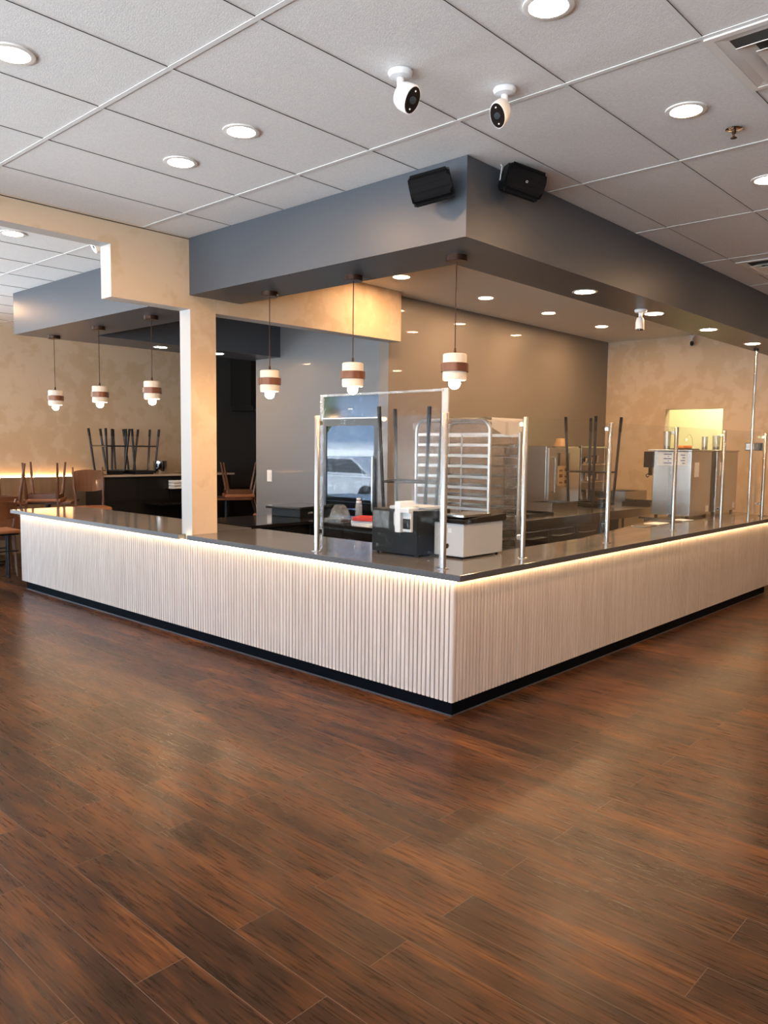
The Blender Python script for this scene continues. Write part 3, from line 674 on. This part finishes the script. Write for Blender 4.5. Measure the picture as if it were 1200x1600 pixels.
# upturned stools
def make_stool(s=.20, spread=.295, leg=1.07, fr=.36, rc='black_metal', square=True):
    """backless bar stool standing on its seat frame: legs point up"""
    t_ = empty('bar_stool',(0,0,0),0,'x','stool')
    f_ = MB(); z=.03
    for a,b_ in (((-s,-s),(s,-s)),((s,-s),(s,s)),((s,s),(-s,s)),((-s,s),(-s,-s))): f_.box(min(a[0],b_[0])-.014,max(a[0],b_[0])+.014,min(a[1],b_[1])-.014,max(a[1],b_[1])+.014,.022,.056,.003)
    f_.build('seat_frame',rc,t_)
    MB().box(-s+.015,s-.015,-s+.015,s-.015,.0,.030,.008).build('seat',rc,t_)
    for sx_ in (-1,1):
        for sy_ in (-1,1):
            a = Vector((sx_*s,sy_*s,.05)); b_ = Vector((sx_*spread,sy_*spread,leg))
            l_ = MB().tube([a,b_],.0165,n=8).build('leg',rc,t_)
            MB().tube([b_-(b_-a)*.17,b_+(b_-a)*.004],.0185,n=10).build('foot_tip','black_plastic',l_)
    q = fr; r_ = s+(spread-s)*(q-.05)/(leg-.05); rr = MB()
    for a,b_ in (((-r_,-r_),(r_,-r_)),((r_,-r_),(r_,r_)),((r_,r_),(-r_,r_)),((-r_,r_),(-r_,-r_))): rr.tube([(*a,q),(*b_,q)],.010,n=8)
    rr.build('footrest',rc,t_)
    return t_
st = make_stool(.19,.235,1.10,.43); st.location = (5.28,1.93,.902); st.rotation_euler = (0,0,R(-12)); st['label'] = 'upturned dark metal bar stool on the steel prep table, legs in the air'
st2 = copy_tree(st,(1.86,1.95,ZT+.001),(0,0,R(24)),'upturned black bar stool on the back counter left of the covered rack')
st3 = make_stool(.15,.205,.675,.42)
for k,(x_,y_,rz) in enumerate(((2.20,8.14,8),(2.50,8.38,35),(2.68,8.06,-12))):
    c_ = st3 if k == 0 else copy_tree(st3)
    c_.location, c_.rotation_euler, c_['label'] = ((x_,y_,1.157),(0,0,R(rz)),['left one of three upturned black stools on the dining side cabinet','middle one of three upturned black stools on the dining side cabinet','right one of three upturned black stools, beside the steel container'][k])
for o in [o for o in bpy.data.objects if o.name.startswith('bar_stool')]: o['group'] = 'upturned bar stools'

# covered sheet pan rack
rk = empty('pan_rack',(2.33,1.40,0),0,'tall aluminium sheet-pan rack beside the corner under clear plastic','rack')
W_, D_, HT = .88, .50, 1.87
def hoop(xo):
    p = []
    r_ = .10
    p.append((xo,0,.1)); p.append((xo,0,HT-r_))
    for a in range(1,7): p.append((xo, r_-r_*math.cos(a*math.pi/12), HT-r_+r_*math.sin(a*math.pi/12)))
    for a in range(0,6): p.append((xo, W_-r_+r_*math.sin(a*math.pi/12), HT-r_+r_*math.cos(a*math.pi/12)))
    p.append((xo,W_,HT-r_)); p.append((xo,W_,.1)); return p
for xo in (0,D_): MB().tube(hoop(xo),.019,n=10).build('hoop_frame','aluminium',rk,smooth=True)
NR = 16; zl = [.22+.1*k for k in range(NR)]
for z_ in zl:
    MB().box(-.004,.0,.02,W_-.02,z_,z_+.028).box(-.004,.03,.02,W_-.02,z_,z_+.003).build('runner','aluminium',rk)
for z_ in zl:
    MB().box(D_,D_+.004,.02,W_-.02,z_,z_+.028).box(D_-.03,D_,.02,W_-.02,z_,z_+.003).build('runner','aluminium',rk)
MB().box(-.004,.01,W_*.36,W_*.36+.012,.15,1.74).box(-.004,.01,W_*.66,W_*.66+.012,.15,1.74).build('upright_strip','aluminium',rk)
MB().box(0,D_,-.015,.015,.10,.13).box(0,D_,W_-.015,W_+.015,.10,.13).box(-.02,.02,0,W_,.10,.13).box(D_-.02,D_+.02,0,W_,.10,.13).build('base_frame','aluminium',rk)
for a,b_ in ((0,0),(D_,0),(0,W_),(D_,W_)): MB().cyl((a-.012,b_,.05),(a+.012,b_,.05),.05,n=20).cyl((a,b_,.09),(a,b_,.12),.012,n=8).build('caster','black_plastic',rk)
pan = None
for k, z_ in enumerate(zl[1:-1]):
    lb = 'shallow metal baking tray in the covered rack, slot %s from the top' % ['fourteenth','thirteenth','twelfth','eleventh','tenth','ninth','eighth','seventh','sixth','fifth','fourth','third','second','first'][k]
    if pan is None:
        p_ = MB(); p_.box(0,D_-.02,0,W_-.10,0,.003); p_.box(0,D_-.02,0,.004,.003,.024); p_.box(0,D_-.02,W_-.104,W_-.10,.003,.024); p_.box(0,.004,0,W_-.10,.003,.024); p_.box(D_-.024,D_-.02,0,W_-.10,.003,.024)
        pan = tag(p_.build('baking_tray','tray_metal'), lb, 'tray', 'baking trays in the rack'); o = pan
    else:
        o = pan.copy(); COL.objects.link(o); o['label'] = lb
    o.location = (2.34,1.44+random.uniform(-.012,.012),z_+.0045)
# wrinkled plastic cover
cv = MB(); bm = cv.bm
def grid(p00,p10,p01,nu,nv,nrm,amp,wz=1.):
    p00,p10,p01,nrm = map(Vector,(p00,p10,p01,nrm)); V=[[None]*(nv+1) for _ in range(nu+1)]
    for i in range(nu+1):
        for j in range(nv+1):
            u,v=i/nu,j/nv; edge=min(1,6*min(u,1-u,v+.2))
            d = amp*edge*(math.sin(u*17+v*5)+.6*math.sin(u*31-v*13+1)+.4*math.sin(v*23*wz+u*9))
            V[i][j]=bm.verts.new(p00+(p10-p00)*u+(p01-p00)*v+nrm*d)
    for i in range(nu):
        for j in range(nv): bm.faces.new((V[i][j],V[i+1][j],V[i+1][j+1],V[i][j+1]))
X0c,X1c,Y0c,Y1c = 2.33-.03,2.33+D_+.03,1.40-.03,1.40+W_+.03
grid((X0c,Y0c,1.84),(X0c,Y1c,1.84),(X0c,Y0c,.45),30,40,(-1,0,0),.006)
grid((X0c,Y0c,1.84),(X1c,Y0c,1.84),(X0c,Y0c,.45),24,40,(0,-1,0),.008)
grid((X1c,Y0c,1.84),(X1c,Y1c,1.84),(X1c,Y0c,.45),24,30,(1,0,0),.006)
grid((X0c,Y1c,1.84),(X1c,Y1c,1.84),(X0c,Y1c,.45),16,30,(0,1,0),.006)
grid((X0c,Y0c,1.84),(X1c,Y0c,1.84),(X0c,Y1c,1.84),14,14,(0,0,1),.0)
for v in bm.verts:
    if abs(v.co.z-1.84) < 1e-4:
        dx = min(v.co.x-X0c, X1c-v.co.x); dy = min(v.co.y-Y0c, Y1c-v.co.y); v.co.z += min(.056, (max(dx,0)*max(dy,0))**.5*.8+.01)
bmesh.ops.remove_doubles(bm, verts=bm.verts[:], dist=.002)
ob = cv.build('plastic_cover','plastic_film',smooth=False); ob.parent = rk; ob.matrix_parent_inverse = Matrix.Translation((-2.33,-1.40,0)); ob['label'] = 'wrinkled clear plastic cover'
# loose cloth-like top of the cover
tp_ = MB(); bm = tp_.bm; V=[]
for i in range(17):
    row=[]
    for j in range(13):
        u,v=i/16,j/12; x_=X0c+.0+(X1c-X0c)*v; ang=u
        drop=.16*(.55+.45*math.sin(v*math.pi))*max(0,(u-.5)*2)
        yy=Y0c-.006-.012*math.sin(v*9)*max(0,u-.5) if u>.5 else Y0c+.16*(.5-u)*2
        row.append(bm.verts.new((x_,yy,1.893-(.0 if u<=.5 else drop)-.03*max(0,u-.35)*(1 if u<=.5 else .3))))
    V.append(row)
for i in range(16):
    for j in range(12): bm.faces.new((V[i][j],V[i+1][j],V[i+1][j+1],V[i][j+1]))
o2 = tp_.build('cover_flap','milky_film',smooth=True); o2.parent = rk; o2.matrix_parent_inverse = Matrix.Translation((-2.33,-1.40,0)); o2['label'] = 'milky folded flap'

# ------------------------------------------------------------------ kitchen run
pt = empty('prep_table',(0,0,0),0,'long stainless steel prep table against the kitchen side behind the glass','table')
MB().box(2.9,6.6,1.40,2.15,.87,.90,.003).build('table_top','brushed',pt)
MB().box(2.9,6.6,1.40,1.415,.80,.87).build('apron','brushed',pt)
MB().box(2.95,6.55,1.50,2.1,.30,.32).build('undershelf','brushed',pt)
MB().box(2.95,4.6,1.46,2.1,.42,.79,.003).build('cabinet','brushed',pt)
for k in range(3): 
    d_ = MB().box(2.98+k*.54,3.48+k*.54,1.445,1.46,.45,.77,.003).build('drawer','brushed',pt); MB().tube([(3.08+k*.54,1.44,.70),(3.08+k*.54,1.42,.70),(3.38+k*.54,1.42,.70),(3.38+k*.54,1.44,.70)],.006,n=8).build('handle','steel',d_)
for a,b_ in ((2.95,1.45),(6.55,1.45),(2.95,2.1),(6.55,2.1),(4.7,1.45),(4.7,2.1)): MB().cyl((a,b_,0),(a,b_,.87),.02,n=12).build('leg','steel',pt)
# drain boards, lids and pans on it
items = [(3.55,1.75,.0,.5,.34,.03,'black_plastic','serving_tray','flat black tray on the near end of the prep table','tray'),
         (6.1,1.62,6,.52,.36,.05,'black_plastic','serving_tray','wide black tray at the far end of the prep table','tray'),
         (4.35,1.9,-5,.5,.3,.10,'brushed','steel_pan','steel food pan left of the upturned stool','pan'),
         (6.3,1.98,0,.45,.25,.16,'brushed','steel_pan','steel food pan at the far end by the wall','pan')]
for (x_,y_,rz,a,b_,h_,m_,nm,lb,ct) in items:
    mx = Matrix.Translation((x_,y_,.9)) @ Matrix.Rotation(R(rz),4,'Z'); q = MB()
    q.box(-a/2,a/2,-b_/2,b_/2,0,.004,mx=mx)
    for s_ in (-1,1): q.box(-a/2,a/2,s_*b_/2-.004,s_*b_/2+.004,0,h_,mx=mx); q.box(s_*a/2-.004,s_*a/2+.004,-b_/2,b_/2,0,h_,mx=mx)
    q.box(-a/2-.012,a/2+.012,-b_/2-.012,-b_/2+.004,h_-.004,h_,mx=mx); q.box(-a/2-.012,a/2+.012,b_/2-.004,b_/2+.012,h_-.004,h_,mx=mx)
    tag(q.build(nm,m_),lb,ct)
# pans and papers on the low shelf near the glass
for k in range(7):
    x_ = 3.78+.31*k; mx = Matrix.Translation((x_,.55+.005*(k%3),.859+.0*k)) @ Matrix.Rotation(R(random.uniform(-12,12)),4,'Z')
    tag(MB().box(-.12,.12,-.08,.08,0,.006+.004*(k%3),.002,mx).build('cutting_sheet',['brushed','paper','brushed','paper_blue','brushed','paper','brushed'][k]),
        ['first sheet from the left on the low work counter','white sheet second from the left on the low work counter','steel sheet third along the low work counter','blue-white sheet in the middle of the low work counter','steel sheet fifth along the low work counter','white sheet just left of the first dispenser','steel sheet beneath the first dispenser edge'][k],'sheet','sheets on the low work counter') if k < 4 else None
# reach-in cabinet with utensil rack, against dark wall
t_ = empty('reach_in_cabinet',(4.78,2.28,0),0,'stainless reach-in cabinet with a tan notice on its door, behind the upturned stool','cabinet')
MB().box(0,.80,.0,.60,.10,1.645,.006).build('body','brushed',t_)
MB().box(.05,.75,.05,.55,0,.10).build('plinth','toe',t_)
d_ = MB().box(.02,.78,-.03,0,.14,1.62,.006).build('door','aluminium',t_)
MB().tube([(.10,-.03,1.50),(.10,-.07,1.50),(.10,-.07,1.08),(.10,-.03,1.08)],.012,n=10).build('handle','steel',d_)
nb = MB().box(.20,.50,-.038,-.031,1.14,1.56,.002).build('notice_holder','brushed',d_)
MB().box(.22,.48,-.042,-.038,1.15,1.40).build('notice','cardboard',nb)
for k in range(3):
    for q in range(2): MB().box(.25+q*.13,.33+q*.13,-.0445,-.042,1.18+k*.075,1.20+k*.075+.02*((k+q)%2)).build('mark','dark_ink',nb)
t_ = empty('utensil_shelf',(5.68,2.30,0),0,'narrow steel shelving unit crammed with small pans, right of the reach-in cabinet','shelving')
for a,b_ in ((0,0),(.70,0),(0,.5),(.70,.5)): MB().cyl((a,b_,0),(a,b_,1.66),.014,n=10).build('post','steel',t_)
for k,z_ in enumerate((.3,.93,1.17,1.40,1.63)): MB().box(-.01,.71,-.01,.51,z_,z_+.018).build('shelf','brushed',t_)
MB().box(.0,.70,.49,.50,.3,1.64).build('back_panel','brushed',t_)
for k in range(12):
    c_,r_ = k%4, k//4; x_=5.78+c_*.16; z_=(.948,1.188,1.418)[r_]
    tag(MB().lathe([(0,0),(.05,0),(.062,.07+.02*(k%3)),(.066,.07+.02*(k%3)),(.056,.004),(0,.004)],(x_,2.42,z_),16).build('small_pan','steel' if k%3 else 'chrome'),
        'small round steel pan, %s place on the %s of the utensil shelving' % (['first','second','third','fourth'][c_],['low shelf','middle shelf','upper shelf'][r_]),'pan','small pans on the shelving')
tag(MB().lathe([(0,0),(.085,0),(.055,.10),(0,.10)],(5.36,2.42,1.646),20).build('upturned_bowl','tan_cushion'),'small cream upturned bowl on top of the reach-in cabinet','bowl')

# dispensers
def dispenser(x0,x1,y0,y1,h_,label,tags=True):
    t_ = empty('steel_dispenser',(x0,y0,.858),0,label,'machine','tall steel dispensers'); w_,d_=x1-x0,y1-y0
    MB().box(0,w_,0,d_,.03,h_-.012,.006).build('housing','brushed',t_)
    MB().box(-.02,w_+.015,-.012,d_+.06,h_-.012,h_+.004,.003).build('lid','brushed',t_)
    for a,b_ in ((.04,.04),(w_-.04,.04),(.04,d_-.04),(w_-.04,d_-.04)): MB().cyl((a,b_,0),(a,b_,.032),.018,n=12).build('foot','black_plastic',t_)
    MB().box(.10,.22,-.003,0,.46,.62).build('side_label','paper',t_); MB().box(w_-.12,w_-.05,-.003,0,.06,.13).build('side_label','paper',t_)
    if tags:
        q = MB().box(-.004,-.001,.18,.38,h_-.17,h_-.02).build('front_sheet','paper_blue',t_)
        q2 = MB().box(-.004,-.001,.04,.17,h_-.17,h_-.02).build('front_sheet','paper_blue',t_)
        for k in range(5): MB().box(-.0055,-.004,.22+.03*(k%2),.26+.05*((k+1)%2),h_-.15+.024*k,h_-.14+.024*k).build('mark','ink',q)
        for k in range(4): MB().box(-.0055,-.004,.07,.10+.02*(k%2),h_-.15+.03*k,h_-.14+.03*k).build('mark','ink',q2)
        MB().box(-.03,.06,d_,d_+.10,h_-.20,h_-.02,.006).box(-.01,.04,d_+.02,d_+.05,h_-.29,h_-.20,.004).build('valve_block','black_plastic',t_)
        MB().tube([(.01,d_+.06,h_-.27),(.01,d_+.085,h_-.29),(.01,d_+.07,h_-.31),(.01,d_+.05,h_-.30)],.007,n=8).build('hook','black_plastic',t_)
dispenser(4.91,5.50,.55,.98,.755,'tall stainless dispenser with pale blue sheets on its front')
dispenser(5.72,6.42,.57,1.00,.755,'second stainless dispenser, further right, dark brown side',False)
# on top of the machines
t_ = empty('juice_tray',(5.05,.66,1.618),0,'shallow dark tray holding orange pieces on top of the first dispenser','tray')
MB().box(0,.36,0,.26,0,.012,.003).build('tray','black_plastic',t_)
tag(MB().box(.0,.26,.0,.10,0,.035,.012,Matrix.Translation((5.10,.72,1.631))).build('orange_part','orange'),'orange plastic juicer part lying on the dispenser tray','juicer part')
for k,(x_,y_,r_,h_,lb) in enumerate(((4.98,.86,.035,.20,'tall clear beaker at the left end of the dispenser top'),(5.52-.12,.60,.03,.15,'clear ribbed cup near the right end of the dispenser top'),(5.92,.66,.04,.17,'large clear jug on the second dispenser'))):
    t2 = empty('clear_beaker',(x_,y_,1.618),0,lb,'beaker','clear beakers on the dispensers')
    MB().lathe([(0,0),(r_,0),(r_*1.15,h_),(r_*1.08,h_),(r_*.94,.006),(0,.006)],n=20).build('cup','jar_plastic',t2,smooth=True)
    MB().lathe([(0,.007),(r_*.8,.007),(r_*.8,.04),(0,.04)],n=16).build('base_core','black_plastic',t2)
tag(MB().tube([(5.3+.10*math.cos(a),.74,1.66+.13*math.sin(a)) for a in [i*math.pi/14 for i in range(13)]],.004,n=8).build('clear_hose','jar_plastic'),'thin clear hose looping up above the first dispenser','hose')
# switch plates
def plate(loc, rz, label, w_=.07, h_=.115, name='light_switch', m='white_plastic', cat='switch'):
    t_ = empty(name,loc,rz,label,cat)
    MB().box(-.006,0,-w_/2,w_/2,-h_/2,h_/2,.002).build('plate',m,t_); MB().box(-.010,-.006,-w_/4,w_/4,-h_/3.2,h_/3.2,.001).build('rocker',m,t_)
plate((3.37,5.85,1.19),0,'white light switch plate on the grey wall between the pendants',.10,.16)
t_ = empty('wall_controller',(7.5,.73,1.67),0,'dark horizontal control plate on the plaster end wall near the slim pole','controller')
MB().box(-.012,0,-.11,.11,-.05,.05,.003).build('plate','black_gloss',t_); MB().box(-.016,-.012,.0,.10,-.04,.04,.001).build('cover','steel',t_)
plate((7.5,2.66,.93),0,'small white outlet on the end wall low above the prep table',.07,.11,'wall_outlet',cat='outlet')
tag(MB().box(6.62,7.498,2.2,2.895,.0,1.02,.004).build('corner_unit','brushed'),'low stainless unit in the kitchen corner beneath the end wall','unit')

# ------------------------------------------------------------------ dining side
sc_ = empty('side_cabinet',(0,0,0),0,'black side cabinet with pale stone top carrying the upturned stools','cabinet')
MB().box(1.95,4.3,7.90,8.55,1.125,1.155,.003).build('stone_top','stone_light',sc_)
MB().box(2.0,4.25,7.96,8.5,0,1.125).build('carcass','black_cabinet',sc_)
MB().box(2.62,3.30,7.45,7.96,.71,.735,.003).box(3.02,3.32,7.76,7.96,.915,.93).build('lower_ledge','black_gloss',sc_)
for k in range(4): MB().box(2.02+k*.55,2.54+k*.55,7.945,7.96,.76,1.11,.002).build('door','black_cabinet',sc_)
for k in range(3): tag(MB().box(3.06,3.28,7.78,7.93,.931+.045*k,.968+.045*k,.006).build('folded_towel','paper'),['bottom folded white towel in the black cabinet niche','middle folded white towel in the black cabinet niche','top folded white towel in the black cabinet niche'][k],'towel','folded white towels')
t_ = empty('steel_container',(3.02,8.10,1.156),0,'round polished steel container with lid on the stone-topped cabinet','container')
MB().lathe([(0,0),(.10,0),(.105,.01),(.105,.19),(0,.19)],n=28).build('body','chrome',t_,smooth=True)
MB().lathe([(0,.215),(.02,.213),(.11,.20),(.112,.19),(0,.19)],n=28).build('lid','chrome',t_,smooth=True)
tag(MB().lathe([(0,0),(.08,0),(.085,.19),(.08,.20),(0,.20)],(3.14,8.27,1.156),24).build('black_jug','black_gloss'),'black cylindrical jug behind the steel container','jug')
def make_chair(wood='chair_wood', seatm='leather'):
    t_ = empty('dining_chair',(0,0,0),0,'x','chair')
    MB().box(-.215,.215,-.21,.21,.43,.475,.018).build('seat',seatm,t_)
    for sx_ in (-1,1):
        MB().tube([(sx_*.175,-.15,.43),(sx_*.21,-.225,.0)],[.022,.012],n=8).build('leg',wood,t_)
        MB().tube([(sx_*.20,.30,.82),(sx_*.195,.245,.62),(sx_*.18,.19,.44),(sx_*.20,.28,.0)],[.012,.018,.023,.012],n=8).build('leg',wood,t_)
    b_ = MB(); bm=b_.bm; V=[]
    for i in range(9):
        u=i/8-.5; row=[]
        for (z_,y_) in ((.60,.235),(.70,.262),(.80,.292)):
            yo = .05*(1-4*u*u)
            for d in (0,.016): row.append(bm.verts.new((u*.43,y_+yo*.6+d,z_-.02*4*u*u*(1 if z_>.75 else -1))))
        V.append(row)
    for i in range(8):
        for j in (0,2): 
            bm.faces.new((V[i][j],V[i+1][j],V[i+1][j+2],V[i][j+2])); bm.faces.new((V[i][j+1],V[i][j+3],V[i+1][j+3],V[i+1][j+1]))
        bm.faces.new((V[i][0],V[i][1],V[i+1][1],V[i+1][0])); bm.faces.new((V[i][4],V[i+1][4],V[i+1][5],V[i][5]))
    for e_ in (0,8): bm.faces.new((V[e_][0],V[e_][2],V[e_][3],V[e_][1])); bm.faces.new((V[e_][2],V[e_][4],V[e_][5],V[e_][3]))
    b_.build('backrest',wood,t_)
    MB().box(-.185,.185,-.19,-.17,.38,.43).box(-.185,.185,.18,.20,.38,.43).box(-.195,-.175,-.18,.19,.38,.43).box(.175,.195,-.18,.19,.38,.43).build('seat_rail',wood,t_)
    return t_
ch = make_chair(); ch.scale = (1.1,1.1,1.14); ch.location = (1.20,8.08,1.3415); ch.rotation_euler = (R(180),0,R(-35)); ch['label']='brown wooden chair turned upside down on the table below the glowing wall strip'
chs = [((.45,7.88,1.3415),(R(180),0,R(15)),'upside-down brown chair cut by the left picture edge, one leg showing'),
       ((.16,7.22,0),(0,0,R(165)),'upright dark brown chair with curved back behind the counter end at far left'),
       ((3.92,7.30,1.3415),(R(180),0,R(60)),'upside-down brown chair seen through the opening right of the column')]
for l_,r_,lb in chs: copy_tree(ch,l_,r_,lb)
tallc = copy_tree(ch,(1.66,7.62,0),(0,0,R(-15)),'taller upright brown chair beside the black cabinet end'); tallc.scale = (1,1,1.55)
tallc = copy_tree(ch,(4.12,6.70,0),(0,0,R(-80)),'upright brown chair tucked by the dark table right of the column'); tallc.scale = (1,1,1.2)
for o in [o for o in bpy.data.objects if o.name.startswith('dining_chair')]: o['group'] = 'brown dining chairs'
def table(x_,y_,a,b_,h_,label):
    t_ = empty('dining_table',(x_,y_,0),0,label,'table','dark dining tables')
    MB().box(-a/2,a/2,-b_/2,b_/2,h_-.03,h_,.006).build('tabletop','chair_wood',t_)
    MB().cyl((0,0,.03),(0,0,h_-.03),.035,n=16).build('pedestal','black_metal',t_)
    MB().box(-.28,.28,-.04,.04,0,.03,.004).box(-.04,.04,-.28,.28,0,.03,.004).build('base','black_metal',t_)
for cx_, cy_, rz, lb in ((1.20,8.08,-35,'wooden pedestal table below the glowing wall strip, carrying an upturned chair'),(.45,7.88,15,'wooden table at the far left edge with an upturned chair'),(3.92,7.30,60,'dark table seen in the opening right of the column')):
    table(cx_-math.sin(R(rz))*.185, cy_+math.cos(R(rz))*.185, .72,.72,.80, lb); bpy.context.view_layer.update()
    [o for o in bpy.data.objects if o.name.startswith('dining_table')][-1].rotation_euler = (0,0,R(rz))
# leather stool with black frame at counter end
t_ = empty('leather_bench',(-.02,6.78,0),0,'low orange-brown leather seat on a black metal frame beyond the counter end','seat')
MB().box(-.30,.26,-.20,.22,.55,.59,.012).build('seat','leather',t_)
fr_ = MB(); fr_.tube([(-.27,-.16,.54),(.23,-.16,.54),(.23,.18,.54),(-.27,.18,.54)],.012,n=8,closed=True); fr_.tube([(-.27,-.16,.34),(.23,-.16,.34)],.009,n=8); fr_.tube([(-.27,.18,.34),(.23,.18,.34)],.009,n=8)
fr_.build('frame','black_metal',t_)
for a,b_ in ((-.27,-.16),(.17,-.02),(.23,.18),(-.27,.18)): MB().cyl((a,b_,0),(a,b_,.54),.014,n=10).build('leg','black_metal',t_)
